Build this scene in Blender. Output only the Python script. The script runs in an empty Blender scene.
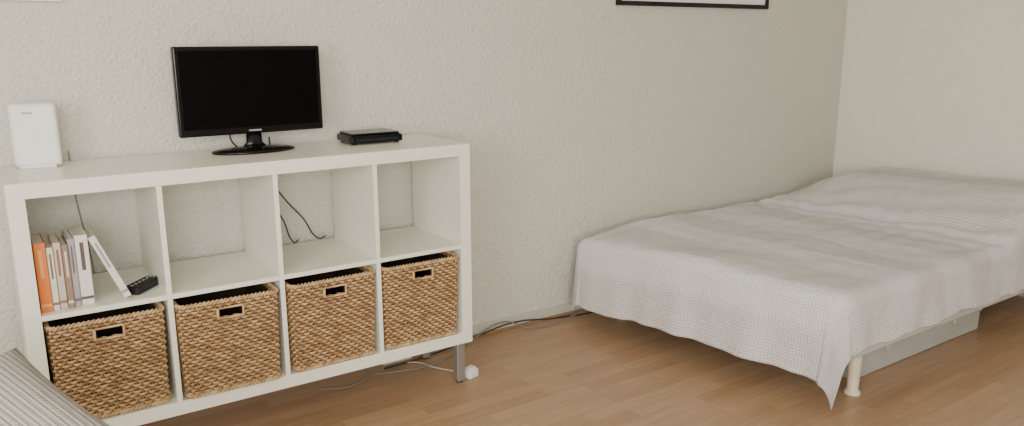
import bpy, bmesh, math, random
from mathutils import Vector, Matrix
random.seed(4)
D=bpy.data; SC=bpy.context.scene; COL=SC.collection

# ---------------------------------------------------------------- materials
def mat(name,col,rough=.5,metal=0,spec=.5,coat=0,noise=None,bump=None,col2=None,stretch=(1,1,1)):
    m=D.materials.new(name); m.use_nodes=True; nt=m.node_tree; n=nt.nodes; L=nt.links
    b=n["Principled BSDF"]; b.inputs["Base Color"].default_value=(*col,1)
    b.inputs["Roughness"].default_value=rough; b.inputs["Metallic"].default_value=metal
    b.inputs["Specular IOR Level"].default_value=spec; b.inputs["Coat Weight"].default_value=coat
    tc=n.new("ShaderNodeTexCoord"); mp=n.new("ShaderNodeMapping"); mp.inputs["Scale"].default_value=stretch
    L.new(tc.outputs["Object"],mp.inputs["Vector"])
    if col2 is None: col2=tuple(c*.93 for c in col)
    nz=n.new("ShaderNodeTexNoise"); nz.inputs["Scale"].default_value=noise or 8; nz.inputs["Detail"].default_value=4
    L.new(mp.outputs[0],nz.inputs["Vector"])
    cr=n.new("ShaderNodeValToRGB"); cr.color_ramp.elements[0].position=.35; cr.color_ramp.elements[1].position=.65
    cr.color_ramp.elements[0].color=(*col2,1); cr.color_ramp.elements[1].color=(*col,1)
    L.new(nz.outputs["Fac"],cr.inputs[0]); L.new(cr.outputs[0],b.inputs["Base Color"])
    if bump:
        sc,st,dist=bump
        n2=n.new("ShaderNodeTexNoise"); n2.inputs["Scale"].default_value=sc; n2.inputs["Detail"].default_value=3
        L.new(mp.outputs[0],n2.inputs["Vector"])
        bp=n.new("ShaderNodeBump"); bp.inputs["Strength"].default_value=st; bp.inputs["Distance"].default_value=dist
        L.new(n2.outputs["Fac"],bp.inputs["Height"]); L.new(bp.outputs[0],b.inputs["Normal"])
    return m

M={}
M['wall']=mat('woodchip_wall',(.705,.69,.615),.9,spec=.2,noise=90,col2=(.68,.665,.59),bump=(92,1.0,.0095))
M['wallr']=mat('woodchip_wall_cream_lit',(.88,.865,.75),.9,spec=.2,noise=90,col2=(.86,.845,.73),bump=(92,.7,.006))  # cream woodchip, lighter than the back wall: light on it painted into colour
M['ceil']=mat('ceiling_paint',(.85,.84,.78),.9)
M['trim']=mat('trim_paint',(.58,.56,.49),.5)
M['trimwood']=mat('trim_wood',(.36,.22,.12),.45,noise=10,stretch=(1,8,8),col2=(.26,.15,.08))
M['white']=mat('white_lacquer',(.86,.85,.745),.32,noise=3,col2=(.845,.835,.73))
M['black']=mat('black_gloss_plastic',(.004,.004,.005),.2,spec=.3)
M['screen']=mat('tv_screen',(.002,.002,.002),.5,spec=.05)
M['blackm']=mat('black_matte_plastic',(.010,.010,.011),.5,spec=.3)
M['grey']=mat('grey_print',(.35,.35,.36),.5)
M['steel']=mat('brushed_steel',(.42,.42,.41),.4,metal=.7,noise=60,stretch=(1,1,.05))
M['router']=mat('white_plastic',(.86,.86,.82),.3)
M['cable']=mat('cable_black',(.02,.02,.02),.5)
M['cablew']=mat('cable_white',(.6,.58,.52),.5)
M['cableg']=mat('cable_grey',(.22,.21,.19),.5)
M['wicker']=mat('wicker',(.64,.435,.225),.6,noise=26,col2=(.34,.20,.085),stretch=(1,1,2.6),bump=(220,.3,.002))
M['wickerrim']=mat('wicker_rim',(.66,.47,.26),.6,noise=45,col2=(.38,.24,.11))
M['stake']=mat('wicker_stake',(.24,.13,.06),.7)
M['inner_shade']=mat('basket_inside_shade',(.035,.02,.01),.9)  # near-black colour paints in the shade inside the basket
M['bedframe']=mat('bed_frame_white',(.70,.69,.65),.5)
M['leg']=mat('cream_leg',(.78,.70,.53),.4)
M['mattress']=mat('mattress_fabric',(.7,.7,.68),.9)
M['box']=mat('storage_plastic',(.52,.52,.50),.45,noise=5,col2=(.46,.46,.44))
M['paper']=mat('book_pages',(.75,.72,.62),.8,noise=80,stretch=(20,1,1))
M['sofa']=mat('sofa_fabric',(.25,.24,.23),.95,bump=(300,.4,.002))
M['print']=mat('poster_print',(.66,.66,.63),.6,noise=2,col2=(.6,.6,.58))

def floor_mat():
    m=D.materials.new('laminate_floor'); m.use_nodes=True; nt=m.node_tree;n=nt.nodes;L=nt.links
    b=n["Principled BSDF"]; tc=n.new("ShaderNodeTexCoord")
    br=n.new("ShaderNodeTexBrick"); br.offset=.37; br.offset_frequency=2; br.squash=1
    br.inputs["Scale"].default_value=1; br.inputs["Brick Width"].default_value=.46; br.inputs["Row Height"].default_value=.066
    br.inputs["Mortar Size"].default_value=.0009; br.inputs["Mortar Smooth"].default_value=.3; br.inputs["Bias"].default_value=0
    br.inputs["Color1"].default_value=(0,0,0,1); br.inputs["Color2"].default_value=(1,1,1,1); br.inputs["Mortar"].default_value=(.3,.3,.3,1)
    L.new(tc.outputs["Object"],br.inputs["Vector"])
    mp=n.new("ShaderNodeMapping"); mp.inputs["Scale"].default_value=(1.5,22,1)
    L.new(tc.outputs["Object"],mp.inputs["Vector"])
    va=n.new("ShaderNodeVectorMath"); va.operation='MULTIPLY_ADD'; va.inputs[1].default_value=(7,5,3)
    L.new(br.outputs["Color"],va.inputs[0]); L.new(mp.outputs[0],va.inputs[2])
    nz=n.new("ShaderNodeTexNoise"); nz.inputs["Scale"].default_value=2.2; nz.inputs["Detail"].default_value=6; nz.inputs["Distortion"].default_value=.6
    L.new(va.outputs[0],nz.inputs["Vector"])
    c1=n.new("ShaderNodeValToRGB"); e=c1.color_ramp.elements
    e[0].position=0; e[0].color=(.40,.25,.145,1); e[1].position=1; e[1].color=(.48,.32,.198,1)
    L.new(br.outputs["Color"],c1.inputs[0])
    c2=n.new("ShaderNodeValToRGB"); e=c2.color_ramp.elements
    e[0].position=.3; e[0].color=(.86,.84,.81,1); e[1].position=.7; e[1].color=(1.05,1.04,1.02,1)
    L.new(nz.outputs["Fac"],c2.inputs[0])
    mx=n.new("ShaderNodeMix"); mx.data_type='RGBA'; mx.blend_type='MULTIPLY'; mx.inputs["Factor"].default_value=1
    L.new(c1.outputs[0],mx.inputs[6]); L.new(c2.outputs[0],mx.inputs[7])
    m2=n.new("ShaderNodeMix"); m2.data_type='RGBA'; m2.inputs[7].default_value=(.19,.11,.06,1)
    mm=n.new("ShaderNodeMath"); mm.operation='MULTIPLY'; mm.inputs[1].default_value=.45
    L.new(br.outputs["Fac"],mm.inputs[0]); L.new(mm.outputs[0],m2.inputs["Factor"])
    L.new(mx.outputs[2],m2.inputs[6]); L.new(m2.outputs[2],b.inputs["Base Color"])
    b.inputs["Roughness"].default_value=.34; b.inputs["Specular IOR Level"].default_value=.5
    return m
M['floor']=floor_mat()

def cloth_mat(name,ca,cb,cell=.010,band=.42,bumpd=.003,p0=.15,p1=.45,grid=0):
    m=D.materials.new(name); m.use_nodes=True; nt=m.node_tree;n=nt.nodes;L=nt.links
    b=n["Principled BSDF"]; b.inputs["Roughness"].default_value=.95; b.inputs["Specular IOR Level"].default_value=.15
    b.inputs["Sheen Weight"].default_value=.12
    uv=n.new("ShaderNodeUVMap"); sp=n.new("ShaderNodeSeparateXYZ"); L.new(uv.outputs[0],sp.inputs[0])
    def sine(out,per,ph=0):
        a=n.new("ShaderNodeMath"); a.operation='MULTIPLY_ADD'; a.inputs[1].default_value=2*math.pi/per; a.inputs[2].default_value=ph
        s=n.new("ShaderNodeMath"); s.operation='SINE'; L.new(out,a.inputs[0]); L.new(a.outputs[0],s.inputs[0]); return s.outputs[0]
    sx=sine(sp.outputs[0],cell); sy=sine(sp.outputs[1],cell)
    mx=n.new("ShaderNodeMath"); mx.operation='MAXIMUM'; L.new(sx,mx.inputs[0]); L.new(sy,mx.inputs[1])
    bp=n.new("ShaderNodeBump"); bp.inputs["Distance"].default_value=bumpd; bp.inputs["Strength"].default_value=.8
    L.new(mx.outputs[0],bp.inputs["Height"]); 
    n3=n.new("ShaderNodeTexNoise"); n3.inputs["Scale"].default_value=16; n3.inputs["Detail"].default_value=4
    mp=n.new("ShaderNodeMapping"); mp.inputs["Scale"].default_value=(1,.35,1); L.new(uv.outputs[0],mp.inputs[0]); L.new(mp.outputs[0],n3.inputs["Vector"])
    b2=n.new("ShaderNodeBump"); b2.inputs["Distance"].default_value=.014; b2.inputs["Strength"].default_value=.65
    L.new(n3.outputs["Fac"],b2.inputs["Height"]); L.new(bp.outputs[0],b2.inputs["Normal"]); L.new(b2.outputs[0],b.inputs["Normal"])
    sb=sine(sp.outputs[0],band,1.0)
    nz=n.new("ShaderNodeTexNoise"); nz.inputs["Scale"].default_value=3; L.new(uv.outputs[0],nz.inputs["Vector"])
    ad=n.new("ShaderNodeMath"); ad.operation='MULTIPLY_ADD'; ad.inputs[1].default_value=.6; L.new(nz.outputs["Fac"],ad.inputs[0]); L.new(sb,ad.inputs[2])
    cr=n.new("ShaderNodeValToRGB"); e=cr.color_ramp.elements
    e[0].position=p0; e[0].color=(*ca,1); e[1].position=p1; e[1].color=(*cb,1)
    L.new(ad.outputs[0],cr.inputs[0])
    c3=n.new("ShaderNodeMapRange"); c3.inputs[1].default_value=-1; c3.inputs[2].default_value=1; c3.inputs[3].default_value=1-grid; c3.inputs[4].default_value=1
    L.new(mx.outputs[0],c3.inputs[0])
    mu=n.new("ShaderNodeMix"); mu.data_type='RGBA'; mu.blend_type='MULTIPLY'; mu.inputs["Factor"].default_value=1
    L.new(cr.outputs[0],mu.inputs[6]); L.new(c3.outputs[0],mu.inputs[7]); L.new(mu.outputs[2],b.inputs["Base Color"])
    return m
M['cover']=cloth_mat('waffle_bedspread',(.87,.86,.89),(.765,.735,.73),cell=.0125,band=.42,bumpd=.0028,p0=0,p1=.8,grid=.17)
M['striped']=cloth_mat('striped_cushion_fabric',(.29,.265,.24),(.50,.455,.42),cell=.006,band=.010,bumpd=.001)

# ---------------------------------------------------------------- geometry helpers
def newobj(name,mesh,parent=None,m=None,smooth=False):
    o=D.objects.new(name,mesh); COL.objects.link(o)
    if m: mesh.materials.append(M[m] if isinstance(m,str) else m)
    if smooth:
        for p in mesh.polygons: p.use_smooth=True
    if parent: o.parent=parent
    return o
def empty(name,loc=(0,0,0),rot=0):
    o=D.objects.new(name,None); COL.objects.link(o); o.location=loc; o.rotation_euler=(0,0,rot); o.empty_display_size=.1; return o
def box(name,x0,x1,y0,y1,z0,z1,m,parent=None,bev=.002,seg=2):
    bm=bmesh.new(); bmesh.ops.create_cube(bm,size=1)
    for v in bm.verts: v.co=Vector(((x0+x1)/2+v.co.x*(x1-x0),(y0+y1)/2+v.co.y*(y1-y0),(z0+z1)/2+v.co.z*(z1-z0)))
    if bev: bmesh.ops.bevel(bm,geom=bm.edges[:],offset=bev,segments=seg,profile=.5,affect='EDGES')
    me=D.meshes.new(name); bm.to_mesh(me); bm.free()
    o=newobj(name,me,parent,m)
    return o
def lathe(name,prof,m,parent=None,loc=(0,0,0),n=28,sx=1,sy=1):
    vs=[];fs=[]
    for r,z in prof:
        for i in range(n):
            a=2*math.pi*i/n; vs.append((r*math.cos(a)*sx,r*math.sin(a)*sy,z))
    for j in range(len(prof)-1):
        for i in range(n):
            k=(i+1)%n; fs.append((j*n+i,j*n+k,(j+1)*n+k,(j+1)*n+i))
    fs.append(tuple(range(n))[::-1]); fs.append(tuple((len(prof)-1)*n+i for i in range(n)))
    me=D.meshes.new(name); me.from_pydata(vs,[],fs); me.update()
    o=newobj(name,me,parent,m); o.location=loc
    for p in me.polygons:
        if len(p.vertices)==4: p.use_smooth=True
    return o
def tube(name,pts,r,m,parent=None):
    cu=D.curves.new(name,'CURVE'); cu.dimensions='3D'; cu.bevel_depth=r; cu.bevel_resolution=2
    s=cu.splines.new('BEZIER'); s.bezier_points.add(len(pts)-1)
    for p,q in zip(s.bezier_points,pts):
        p.co=q; p.handle_left_type=p.handle_right_type='AUTO'
    o=D.objects.new(name,cu); COL.objects.link(o); cu.materials.append(M[m])
    dg=bpy.context.evaluated_depsgraph_get(); me=D.meshes.new_from_object(o.evaluated_get(dg))
    D.objects.remove(o); me.name=name
    return newobj(name,me,parent,None,True)

# ---------------------------------------------------------------- room
YW=.43; XR=4.48; XL=-1.9; YF=-4.6; H=2.5
box('floor',XL-.1,XR+.1,YF-.1,YW+.1,-.1,0,'floor',bev=0)
box('ceiling',XL-.1,XR+.1,YF-.1,YW+.1,H,H+.1,'ceil',bev=0)
box('wall_back',XL-.1,XR+.1,YW,YW+.1,0,H,'wall',bev=0)
box('wall_right',XR,XR+.1,YF,YW,0,H,'wallr',bev=0)
wf=empty('wall_front')
WX0,WX1,WZ0,WZ1=-1.75,.25,.85,2.25
box('wall_segment_1',XL,WX0,YF-.1,YF,0,H,'wall',wf,0)
box('wall_segment_2',WX1,XR,YF-.1,YF,0,H,'wall',wf,0)
box('wall_segment_3',WX0,WX1,YF-.1,YF,0,WZ0,'wall',wf,0)
box('wall_segment_4',WX0,WX1,YF-.1,YF,WZ1,H,'wall',wf,0)
win=empty('window_1')
for i,(a,b,c_,d_) in enumerate([(WX0,WX0+.06,WZ0,WZ1),(WX1-.06,WX1,WZ0,WZ1),(WX0,WX1,WZ0,WZ0+.06),(WX0,WX1,WZ1-.06,WZ1),(-.78,-.72,WZ0,WZ1)]):
    box('frame_%d'%(i+1),a,b,YF-.08,YF-.02,c_,d_,'white',win,.003)
wl=empty('wall_left')
VY0,VY1=-3.7,-1.9
box('wall_segment_1',XL-.1,XL,YF,VY0,0,H,'wall',wl,0)
box('wall_segment_2',XL-.1,XL,VY1,YW,0,H,'wall',wl,0)
box('wall_segment_3',XL-.1,XL,VY0,VY1,0,WZ0,'wall',wl,0)
box('wall_segment_4',XL-.1,XL,VY0,VY1,WZ1,H,'wall',wl,0)
win2=empty('window_2')
for i,(a,b,c_,d_) in enumerate([(VY0,VY0+.06,WZ0,WZ1),(VY1-.06,VY1,WZ0,WZ1),(VY0,VY1,WZ0,WZ0+.06),(VY0,VY1,WZ1-.06,WZ1),(-2.83,-2.77,WZ0,WZ1)]):
    box('frame_%d'%(i+1),XL-.08,XL-.02,a,b,c_,d_,'white',win2,.003)
box('baseboard_back',XL,XR,YW-.012,YW,.012,.058,'trim',bev=.003)
box('trim_1',XL,XR,YW-.02,YW-.0005,0,.014,'trimwood',bev=.003)
box('baseboard_right',XR-.012,XR,YF,YW-.02,0,.058,'trim',bev=.003)

# ---------------------------------------------------------------- shelf unit
SW=1.485;SD=.39;SH=.79;SZ=.18;o_=.045;t_=.016
cw=(SW-2*o_-3*t_)/4; chh=(SH-2*o_-t_)/2
sh=empty('cube_shelf_unit')
box('top_panel',0,SW,0,SD,SZ+SH-o_,SZ+SH,'white',sh,.0015)
box('bottom_panel',0,SW,0,SD,SZ,SZ+o_,'white',sh,.0015)
box('side_panel_1',0,o_,.0005,SD-.0005,SZ+o_,SZ+SH-o_,'white',sh,.0008)
box('side_panel_2',SW-o_,SW,.0005,SD-.0005,SZ+o_,SZ+SH-o_,'white',sh,.0008)
cx=[o_+i*(cw+t_) for i in range(4)]
zmid=SZ+o_+chh
for i in range(3):
    box('divider_%d'%(i+1),cx[i]+cw,cx[i]+cw+t_,.002,SD-.002,SZ+o_,SZ+SH-o_,'white',sh,.0008)
for i in range(4):
    box('middle_shelf_%d'%(i+1),cx[i],cx[i]+cw,.003,SD-.002,zmid,zmid+t_,'white',sh,.0008)
for i,(x,y) in enumerate([(.05,.05),(1.45,.05),(.05,.34),(1.45,.34)]):
    box('leg_%d'%(i+1),x-.018,x+.018,y-.018,y+.018,.006,SZ-.004,'steel',sh,.004,3)
    box('leg_plate_%d'%(i+1),x-.030,x+.030,y-.030,y+.030,SZ-.005,SZ,'steel',sh,.001,1)
    lathe('leg_foot_%d'%(i+1),[(.014,.0),(.016,.007)],'blackm',sh,(x,y,0))

# ---------------------------------------------------------------- baskets
def basket_mesh():
    W,Dp,Hh,R=.318,.36,.322,.022
    stake=.0155
    hx,hy=W/2,Dp/2
    def perim(s):
        a=hx-R;b=hy-R;q=R*math.pi/2
        L_=[a,q,2*b,q,2*a,q,2*b,q,a]; s=s%sum(L_)
        k=0
        while s>L_[k]: s-=L_[k];k+=1
        if k==0: return Vector((s,-hy,0)),Vector((0,-1,0))
        if k==8: return Vector((-a+s,-hy,0)),Vector((0,-1,0))
        if k==2: return Vector((hx,-b+s,0)),Vector((1,0,0))
        if k==4: return Vector((a-s,hy,0)),Vector((0,1,0))
        if k==6: return Vector((-hx,b-s,0)),Vector((-1,0,0))
        an=s/R
        c,st={1:((a,-b),-math.pi/2),3:((a,b),0),5:((-a,b),math.pi/2),7:((-a,-b),math.pi)}[k]
        nn=Vector((math.cos(st+an),math.sin(st+an),0)); return Vector((c[0],c[1],0))+nn*R,nn
    PL=2*(2*(hx-R))+2*(2*(hy-R))+2*math.pi*R
    ns=int(round(PL/stake/2))*2; stp=PL/ns
    V=[];F=[];MI=[]
    def taper(z): return .955+.045*min(1,z/Hh*1.2)
    def ring(path,hh,th,mi,K=6):
        base=len(V)
        for p,nn in path:
            for k in range(K):
                a=2*math.pi*k/K
                V.append(p+nn*(math.cos(a)*th)+Vector((0,0,math.sin(a)*hh)))
        n=len(path)
        for i in range(n-1):
            j=i+1
            for k in range(K):
                l=(k+1)%K; F.append((base+i*K+k,base+j*K+k,base+j*K+l,base+i*K+l)); MI.append(mi)
        F.append(tuple(base+k for k in range(K))[::-1]); F.append(tuple(base+(n-1)*K+k for k in range(K))); MI.extend([mi,mi])
    hw,hz0,hz1=.040,Hh-.066,Hh-.032
    rows=27; z0=.012; dz=(Hh-.018-z0)/rows
    sub=4
    for r in range(rows):
        z=z0+(r+.5)*dz
        ph=(r%2)
        inhole=hz0<z<hz1
        path=[]
        N=ns*sub
        for i in range(N+1):
            s=i*PL/N
            if inhole and (s<hw or s>PL-hw): continue
            off=.0046*math.cos(math.pi*(s/stp)+math.pi*ph)
            p,nn=perim(s); tp=taper(z)
            p=Vector((p.x*tp,p.y*tp,z+.0007*math.sin(s*70+r*2)))+nn*(off-.005)
            path.append((p,nn))
        ring(path,dz*.44,.0026,0)
    for i in range(ns):
        s=i*stp
        inh=(s<hw or s>PL-hw)
        p,nn=perim(s); tx=Vector((-nn.y,nn.x,0))
        for (za,zb) in ([(.006,hz0),(hz1,Hh-.01)] if inh else [(.006,Hh-.01)]):
            b=len(V)
            for z in (za,zb):
                tp=taper(z); c=Vector((p.x*tp,p.y*tp,z))-nn*.005
                for sx,sy in ((-1,-1),(1,-1),(1,1),(-1,1)): V.append(c+tx*sx*.0022+nn*sy*.0022)
            for k in range(4):
                l=(k+1)%4; F.append((b+k,b+l,b+4+l,b+4+k)); MI.append(2)
    for zc,rr in ((Hh-.010,.0065),(.008,.0065)):
        for ph in (0,math.pi):
            path=[]
            N=ns*4
            for i in range(N+1):
                s=i*PL/N; a=2*math.pi*s/.026+ph
                p,nn=perim(s); tp=taper(zc)
                path.append((Vector((p.x*tp,p.y*tp,zc+math.sin(a)*.0042))+nn*(math.cos(a)*.0035-.003),nn))
            ring(path,rr*.72,.0048,1)
    y=-hy-.002
    for (xa,za),(xb,zb) in (((-hw,hz0),(hw,hz0)),((hw,hz0),(hw,hz1)),((hw,hz1),(-hw,hz1)),((-hw,hz1),(-hw,hz0))):
        if za==zb:
            ring([(Vector((xa,y,za)),Vector((0,-1,0))),(Vector(((xa+xb)/2,y-.001,za)),Vector((0,-1,0))),(Vector((xb,y,zb)),Vector((0,-1,0)))],.0036,.004,1)
        else:
            b=len(V)
            for z in (za,zb):
                for sx,sy in ((-1,-1),(1,-1),(1,1),(-1,1)): V.append(Vector((xa+sx*.0036,y+sy*.004,z)))
            for k in range(4):
                l=(k+1)%4; F.append((b+k,b+l,b+4+l,b+4+k)); MI.append(1)
    def bx(x0,x1,y0,y1,za,zb):
        b=len(V)
        for z in (za,zb):
            for x,y_ in ((x0,y0),(x1,y0),(x1,y1),(x0,y1)): V.append(Vector((x,y_,z)))
        for f in ((0,1,2,3),(4,5,6,7),(0,1,5,4),(1,2,6,5),(2,3,7,6),(3,0,4,7)): F.append(tuple(b+k for k in f)); MI.append(3)
    ix,iy=hx*.95-.014,hy*.95-.014  # added inner sheets block see-through and carry the painted interior shade
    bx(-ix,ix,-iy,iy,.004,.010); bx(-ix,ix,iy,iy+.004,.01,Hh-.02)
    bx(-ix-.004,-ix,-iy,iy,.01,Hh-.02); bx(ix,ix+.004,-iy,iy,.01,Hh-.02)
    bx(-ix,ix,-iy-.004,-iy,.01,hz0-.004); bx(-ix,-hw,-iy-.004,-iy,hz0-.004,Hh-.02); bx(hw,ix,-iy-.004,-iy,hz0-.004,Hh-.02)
    me=D.meshes.new('wicker_basket'); me.from_pydata([tuple(v) for v in V],[],F); 
    for k in ('wicker','wickerrim','stake','inner_shade'): me.materials.append(M[k])
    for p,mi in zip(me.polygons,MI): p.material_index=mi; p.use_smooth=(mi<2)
    me.update(); return me
bme=basket_mesh()
offs=[(-.012,.0,.006),(.0,-.022,-.02),(.0,-.012,.014),(.002,-.008,-.012)]
for i in range(4):
    ob=D.objects.new('wicker_basket',bme); COL.objects.link(ob)
    ob.location=(cx[i]+cw/2+(0 if i else -.002),.18+offs[i][1]+.004,SZ+o_+.001); ob.rotation_euler=(0,0,offs[i][2])

# ---------------------------------------------------------------- TV
ZT=SZ+SH
tv=empty('television',(.770,.28,ZT),math.radians(1))
box('housing',-.252,.252,-.008,.022,.062,.362,'black',tv,.006,3)
box('screen',-.236,.236,-.0095,-.007,.086,.348,'screen',tv,.0005,1)
box('rear_bulge',-.16,.16,.02,.05,.09,.30,'blackm',tv,.012,3)
box('logo',-.022,.022,-.0098,-.007,.071,.0765,'grey',tv,.0003,1)
lathe('stand_base',[(.13,0),(.134,.003),(.133,.008),(.11,.013),(.03,.018),(.0,.018)],'black',tv,(-.01,-.01,0),40,1.08,.62)
lathe('stand_neck',[(.035,.012),(.022,.03),(.02,.08)],'black',tv,(0,.012,0),24,1.3,.6)
tube('power_cord',[(-.06,.03,.10),(-.075,.04,.05),(-.05,.05,.012),(-.02,.09,.006)],.003,'cable',tv)

stb=empty('set_top_box',(1.198,.262,ZT),math.radians(-2))
box('body',-.105,.105,-.075,.075,.006,.034,'black',stb,.008,3)
box('top_cover',-.095,.095,-.065,.07,.033,.042,'black',stb,.004,2)
box('front_strip',-.085,.085,-.0765,-.074,.014,.024,'blackm',stb,.0005,1)
box('logo',-.012,.02,-.05,-.042,.0415,.0425,'grey',stb,.0003,1)
for i,(a,b) in enumerate([(-.085,-.055),(.085,-.055),(-.085,.055),(.085,.055)]): lathe('foot_%d'%i,[(.01,0),(.01,.008)],'blackm',stb,(a,b,0),12)

rt=empty('wifi_router',(.108,.30,ZT),math.radians(-10))
box('body',-.064,.064,-.018,.018,.004,.198,'router',rt,.012,4)
box('foot',-.05,.05,-.026,.026,0,.01,'router',rt,.004,2)
box('logo',-.028,.0,-.0186,-.0175,.166,.171,'grey',rt,.0002,1)

# ---------------------------------------------------------------- books
bk=empty('books'); zb=zmid+t_+.0005
def bcol(n,c,c2=None): M[n]=mat(n,c,.5,noise=12,col2=c2); return n
specs=[(.030,.205,.15,bcol('book_orange',(.75,.20,.03)),bcol('book_orange2',(.8,.40,.15))),
 (.017,.188,.14,bcol('book_cream',(.72,.69,.58)),bcol('book_brown',(.22,.13,.08))),
 (.020,.198,.14,bcol('book_sand',(.60,.53,.43)),bcol('book_red',(.35,.12,.08))),
 (.016,.192,.14,bcol('book_brown2',(.30,.20,.15)),'book_cream'),
 (.017,.206,.14,bcol('book_grey',(.40,.36,.37)),bcol('book_plum',(.20,.12,.15))),
 (.035,.212,.15,bcol('book_white',(.78,.76,.70)),bcol('book_dark',(.12,.08,.08)))]
def book(i,w,h,d,c,c2,par):
    box('cover_%d_a'%i,0,.0025,0,d,0,h,c,par,.0008,1); box('cover_%d_b'%i,w-.0025,w,0,d,0,h,c,par,.0008,1)
    box('spine_%d'%i,.0005,w-.0005,-.001,.003,0,h,c,par,.001,2)
    box('pages_%d'%i,.0025,w-.0025,.003,d-.004,.003,h-.004,'paper',par,0)
    box('label_%d'%i,w*.35,w*.65,-.0016,-.0005,h*.5,h*.9,c2,par,0)
    box('band_%d'%i,.001,w-.001,-.0016,-.0005,h*.08,h*.12,c2,par,0)
x=o_+.004
for i,(w,h,d,c,c2) in enumerate(specs):
    e=empty('book_%d'%(i+1),(x,.035+.006*(i%3),zb)); e.parent=bk; book(i,w,h,d,c,c2,e); x+=w+.001
ln=math.radians(-22)
e=empty('book_7',(x+.080,.04,zb+.001)); e.rotation_euler=(0,ln,0); e.parent=bk
book(7,.020,.215,.14,'book_white',bcol('book_blue',(.3,.33,.4)),e)
rc=empty('remote_control',(.334,.11,zb),math.radians(-42))
box('body',-.026,.026,-.064,.064,0,.026,'blackm',rc,.006,3)
for a in range(3):
    for b in range(6): box('button_%d_%d'%(a,b),-.015+a*.012-.0035,-.015+a*.012+.0035,-.055+b*.02,-.055+b*.02+.008,.0255,.0285,'grey' if (b==5 or a==1) else 'black',rc,.001,1)

# cables
cb=empty('tv_cables')
tube('cable_1',[(.80,.41,1.03),(.78,.415,.93),(.80,.40,.80),(.87,.36,.70),(.90,.33,.605),(.93,.36,.603)],.0028,'cable',cb)
tube('cable_2',[(.86,.41,1.0),(.87,.415,.82),(.90,.40,.76),(.96,.38,.68),(1.00,.34,.605),(1.04,.36,.603)],.0028,'cable',cb)
tube('cable_3',[(.20,.41,1.0),(.205,.415,.85),(.23,.41,.62),(.24,.415,.3),(.3,.38,.02)],.0022,'cableg',cb)
fc=empty('floor_cables')
tube('cable_1',[(1.2,.30,.004),(1.4,.25,.005),(1.58,.30,.005),(1.72,.37,.02),(1.9,.385,.055),(2.02,.35,.012),(2.15,.34,.005),(2.35,.37,.02),(2.6,.395,.05),(2.9,.39,.03)],.0035,'cableg',fc)
tube('cable_2',[(1.25,.33,.004),(1.45,.34,.005),(1.7,.385,.012),(1.95,.39,.04),(2.2,.39,.01),(2.45,.36,.006),(2.7,.38,.02)],.0035,'cable',fc)
tube('cable_3',[(.95,.30,.004),(1.05,.25,.005),(1.12,.27,.005),(1.2,.32,.005)],.003,'cableg',fc)
tube('cable_4',[(1.495,.075,.015),(1.42,.24,.005),(1.40,.3,.005),(1.36,.33,.005)],.003,'cablew',fc)
tube('cable_5',[(.30,.05,.004),(.36,-.02,.004),(.46,-.0,.004),(.50,.1,.004)],.003,'cable',fc)
pa=empty('plug_adapter',(1.51,.06,0),.3)
box('body',-.027,.027,-.022,.022,0,.035,'router',pa,.006,3)
box('socket_top',-.018,.018,-.016,.016,.034,.045,'router',pa,.004,2)
ps=empty('power_strip',(1.33,.385,0),.0)
box('body',-.07,.07,-.022,.022,0,.028,'cablew',ps,.006,3)
for i in range(3): lathe('socket_%d'%i,[(.016,.027),(.016,.030),(.013,.030),(.013,.0285)],'router',ps,(-.042+i*.042,0,0),20)

# ---------------------------------------------------------------- bed
bed=empty('bed')
BX0,BX1,BY0,BY1,BT=2.36,4.43,-1.0,.335,.455
box('frame_side_1',BX0+.08,BX1,BY0+.05,BY0+.08,.165,.28,'bedframe',bed,.004)
box('frame_side_2',BX0+.06,BX1,BY1-.06,BY1-.03,.165,.28,'bedframe',bed,.004)
box('frame_foot',BX0+.08,BX0+.11,BY0+.05,BY1-.03,.165,.28,'bedframe',bed,.004)
box('frame_head',BX1-.03,BX1,BY0+.05,BY1-.03,.165,.28,'bedframe',bed,.004)
box('slat_base',BX0+.09,BX1-.02,BY0+.06,BY1-.05,.20,.27,'bedframe',bed,.004)
box('mattress',BX0+.08,BX1-.01,BY0+.04,BY1-.03,.27,BT-.03,'mattress',bed,.03,4)
for i,(x,y) in enumerate([(2.645,-.925),(2.50,.24),(4.3,-.92),(4.3,.24)]):
    lathe('leg_%d'%(i+1),[(.026,.166),(.024,.10),(.021,.02),(.030,.014),(.032,.004),(.028,0)],'leg',bed,(x,y,0),24)
def ss(a,b,x):
    x=max(0,min(1,(x-a)/(b-a))); return x*x*(3-2*x)
from mathutils import noise as MN
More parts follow.
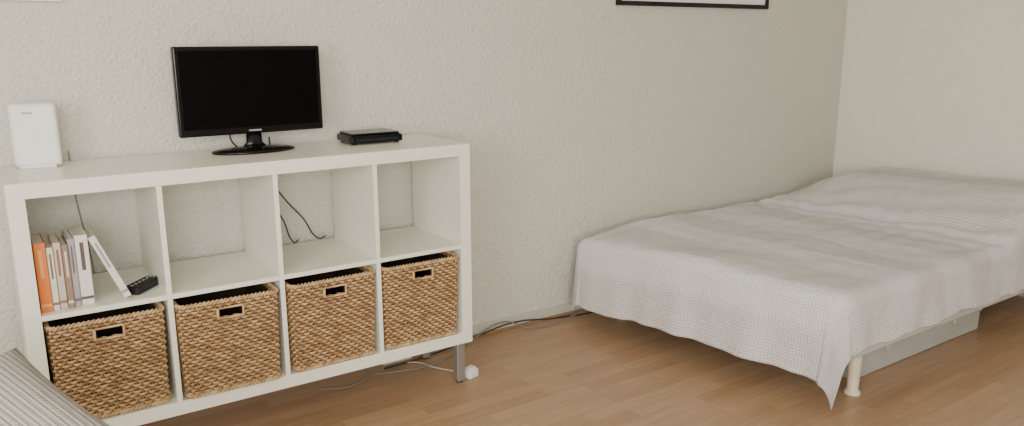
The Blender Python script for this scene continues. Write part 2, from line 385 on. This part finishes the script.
def cover():
    r=.055
    qx0,qx1,qy0,qy1=BX0+r,BX1,BY0+r,BY1-r
    ohf,ohn,ohw=.36,.255,.16
    s0=qx0-ohf; s1=qx1; v0=qy0-ohn; v1=qy1+ohw
    NX,NY=320,250
    V=[];F=[];UVc=[]
    for j in range(NY+1):
        for i in range(NX+1):
            s=s0+(s1-s0)*i/NX; v=v0+(v1-v0)*j/NY
            qx=min(max(s,qx0),qx1); qy=min(max(v,qy0),qy1)
            ex=s-qx; ey=v-qy; d=math.hypot(ex,ey)
            pil=ss(3.62,3.98,s)*ss(qy0-.24,qy0+.0,v)*(1-ss(qy1-.24,qy1+.08,v))
            zt=BT+(.138+.040*(1-ss(-.9,.0,v)))*pil
            zt-=.035*(1-ss(qx0,qx0+.35,s))*ss(-.3,.35,v)
            zt+=.012*MN.noise(Vector((s*2.2,v*2.2,.3)))+.007*MN.noise(Vector((s*6,v*4,2)))+.003*MN.noise(Vector((s*16,v*9,2)))
            wr=math.exp(-((s-3.70)/.2)**2); zt+=.007*wr*math.sin(s*50+v*9+3*MN.noise(Vector((s*3,v*3,1))))
            zt+=.0030*math.sin(v*45+5*MN.noise(Vector((s*2,v*4,7))))*(.4+.6*ss(3.0,3.6,s))
            if d<1e-9: out=0;dr=0;nx=ny=0
            else:
                nx,ny=ex/d,ey/d; a=d/r
                if a<math.pi/2: out=r*math.sin(a); dr=r*(1-math.cos(a))
                else: out=r+.10*(d-r*math.pi/2); dr=r+(d-r*math.pi/2)*.995
                if ey>0 and abs(ex)<1e-9: out=min(out,r+.004)
                ang=math.atan2(abs(ey),abs(ex)) if ey<=0 else 0
                w=(qx-qy)+.30*ang
                A=ss(.05,.35,d)*(.010 if not(ey>0) else .002)
                rp=math.sin(2*math.pi*w/.37+.6)+.5*math.sin(2*math.pi*w/.17+1.7)+1.0*MN.noise(Vector((w*6,d*3,5)))
                cf=math.sin(ang*2)
                out+=A*rp+ .018*ss(.1,.45,d)*math.sin(ang*8+.4)*cf + .02*ss(.25,.45,d)*cf
                dr+=.006*MN.noise(Vector((w*2.5,3,0)))*ss(.1,.3,d)+.012*ss(.36,.44,d)*cf
            z=max(zt-dr,.012)
            X=qx+nx*out; Y=qy+ny*out
            k=(1-ss(qx0,qx0+1.2,X)) if X>qx0 else 1
            sh_=(.055-.155*max(0,min(1,(Y-BY0)/(BY1-BY0))))
            X+=sh_*k
            V.append((X,Y,z)); UVc.append((s,v))
    for j in range(NY):
        for i in range(NX):
            a=j*(NX+1)+i; F.append((a,a+1,a+NX+2,a+NX+1))
    me=D.meshes.new('bedspread'); me.from_pydata(V,[],F); uvl=me.uv_layers.new(name='UVMap')
    for l in me.loops: uvl.data[l.index].uv=UVc[l.vertex_index]
    o=newobj('bedspread',me,bed,'cover',True)
    md=o.modifiers.new('thick','SOLIDIFY'); md.thickness=.004; md.offset=-1
    return o
cover()
def pillowish(name,hx,hy,hz,m,parent,n=28):
    V=[];F=[];U=[]
    for side in (1,-1):
        for j in range(n+1):
            for i in range(n+1):
                u=-1+2*i/n; v=-1+2*j/n
                px=hx*u*(1-.07*(1-v*v)*abs(u)**3); py=hy*v*(1-.07*(1-u*u)*abs(v)**3)
                pz=hz*((1-u**4)*(1-v**4))**.5*side
                V.append((px,py,pz)); U.append((px,py))
    N=(n+1)**2
    for sd in (0,1):
        for j in range(n):
            for i in range(n):
                a=sd*N+j*(n+1)+i; f=(a,a+1,a+n+2,a+n+1); F.append(f if sd==0 else f[::-1])
    me=D.meshes.new(name); me.from_pydata(V,[],F); ul=me.uv_layers.new(name='UVMap')
    for l in me.loops: ul.data[l.index].uv=U[l.vertex_index]
    bm=bmesh.new(); bm.from_mesh(me); bmesh.ops.remove_doubles(bm,verts=bm.verts[:],dist=1e-5); bm.to_mesh(me); bm.free()
    return newobj(name,me,parent,m,True)
p=pillowish('pillow',.17,.40,.055,'mattress',bed); p.location=(4.2,-.35,.49)

sb=empty('under_bed_storage_box')
a,b=2.74,3.78
box('tray',a+.008,b-.008,-.862,-.40,0,.118,'box',sb,.010,3)
box('lid',a,b,-.872,-.39,.112,.138,'box',sb,.006,2)
box('rim',a+.003,b-.003,-.868,-.395,.095,.102,'box',sb,.003,2)
for i,xx in enumerate((a+.25,b-.25)): box('clip_%d'%(i+1),xx-.03,xx+.03,-.878,-.866,.085,.13,'box',sb,.003,2)

# ---------------------------------------------------------------- picture frames
def frame(name,X0,X1,Z0,Z1,fw,fm):
    pf=empty(name); y0,y1=YW-.024,YW-.001
    box('frame_bottom',X0,X1,y0,y1,Z0,Z0+fw,fm,pf,.002); box('frame_top',X0,X1,y0,y1,Z1-fw,Z1,fm,pf,.002)
    box('frame_left',X0,X0+fw,y0,y1,Z0+fw,Z1-fw,fm,pf,.002); box('frame_right',X1-fw,X1,y0,y1,Z0+fw,Z1-fw,fm,pf,.002)
    q=(X1-X0)*.14
    box('mat_board',X0+fw,X1-fw,y0+.010,y1,Z0+fw,Z1-fw,'router',pf,0); box('print',X0+q,X1-q,y0+.009,y0+.0105,Z0+q,Z1-q,'print',pf,0)
frame('picture_frame',2.58,3.70,1.51,2.20,.022,'blackm')
frame('picture_frame',-.35,.235,1.473,2.2,.02,'router')

# ---------------------------------------------------------------- sofa with cushion
sf=empty('sofa')
box('seat_base',-1.6,-.10,-1.6,-.70,.07,.20,'sofa',sf,.02,3)
box('seat_cushion',-1.58,-.12,-1.58,-.72,.20,.33,'sofa',sf,.04,4)
box('backrest',-1.75,-1.60,-1.6,-.70,.07,.65,'sofa',sf,.04,4)
for i,(a,b) in enumerate(((-1.5,-1.5),(-.2,-1.5),(-1.5,-.8),(-.2,-.8))): lathe('leg_%d'%i,[(.015,0),(.02,.075)],'trimwood',sf,(a,b,0),14)
cu=pillowish('striped_cushion',.21,.21,.095,'striped',None)
e1=Vector((.47,-.80,-.36)).normalized(); e2=Vector((-.85,-.24,-.45)); e2=(e2-e1*e2.dot(e1)).normalized(); e3=e2.cross(e1)
P0=Vector((-.035,-.62,.71)); c_=P0+.205*(e1+e2)
mw=Matrix((e2,e1,e3)).transposed().to_4x4(); mw.translation=c_; cu.matrix_world=mw

# ---------------------------------------------------------------- light
def area(name,loc,tgt,sx,sy,e,col):
    l=D.lights.new(name,'AREA'); l.shape='RECTANGLE'; l.size=sx; l.size_y=sy; l.energy=e; l.color=col
    o=D.objects.new(name,l); COL.objects.link(o); o.location=loc
    o.rotation_euler=(Vector(tgt)-Vector(loc)).to_track_quat('-Z','Y').to_euler(); return o
area('window_daylight',((WX0+WX1)/2,YF+.02,(WZ0+WZ1)/2),((WX0+WX1)/2,0,(WZ0+WZ1)/2),WX1-WX0-.1,WZ1-WZ0-.1,126,(1,.97,.92))
area('window_daylight',(XL+.02,(VY0+VY1)/2,(WZ0+WZ1)/2),(3,(VY0+VY1)/2,(WZ0+WZ1)/2),VY1-VY0-.1,WZ1-WZ0-.1,88,(1,.97,.92))
w=D.worlds.new('World'); SC.world=w; w.use_nodes=True
w.node_tree.nodes['Background'].inputs[0].default_value=(.8,.88,1,1); w.node_tree.nodes['Background'].inputs[1].default_value=1.0

# ---------------------------------------------------------------- camera
yaw,pit,roll,f=.603,.218,-.003,788
Fv=Vector((math.sin(yaw)*math.cos(pit),math.cos(yaw)*math.cos(pit),-math.sin(pit)))
R=Vector((math.cos(yaw),-math.sin(yaw),0)); Up=R.cross(Fv)
R2=R*math.cos(roll)+Up*math.sin(roll); U2=-R*math.sin(roll)+Up*math.cos(roll)
cam=D.cameras.new('camera'); co=D.objects.new('camera',cam); COL.objects.link(co)
cam.sensor_width=36; cam.lens=f/1024*36
mw=Matrix((R2,U2,-Fv)).transposed().to_4x4(); mw.translation=Vector((-.057,-2.518,1.355)); co.matrix_world=mw
cam.clip_start=.05
SC.camera=co
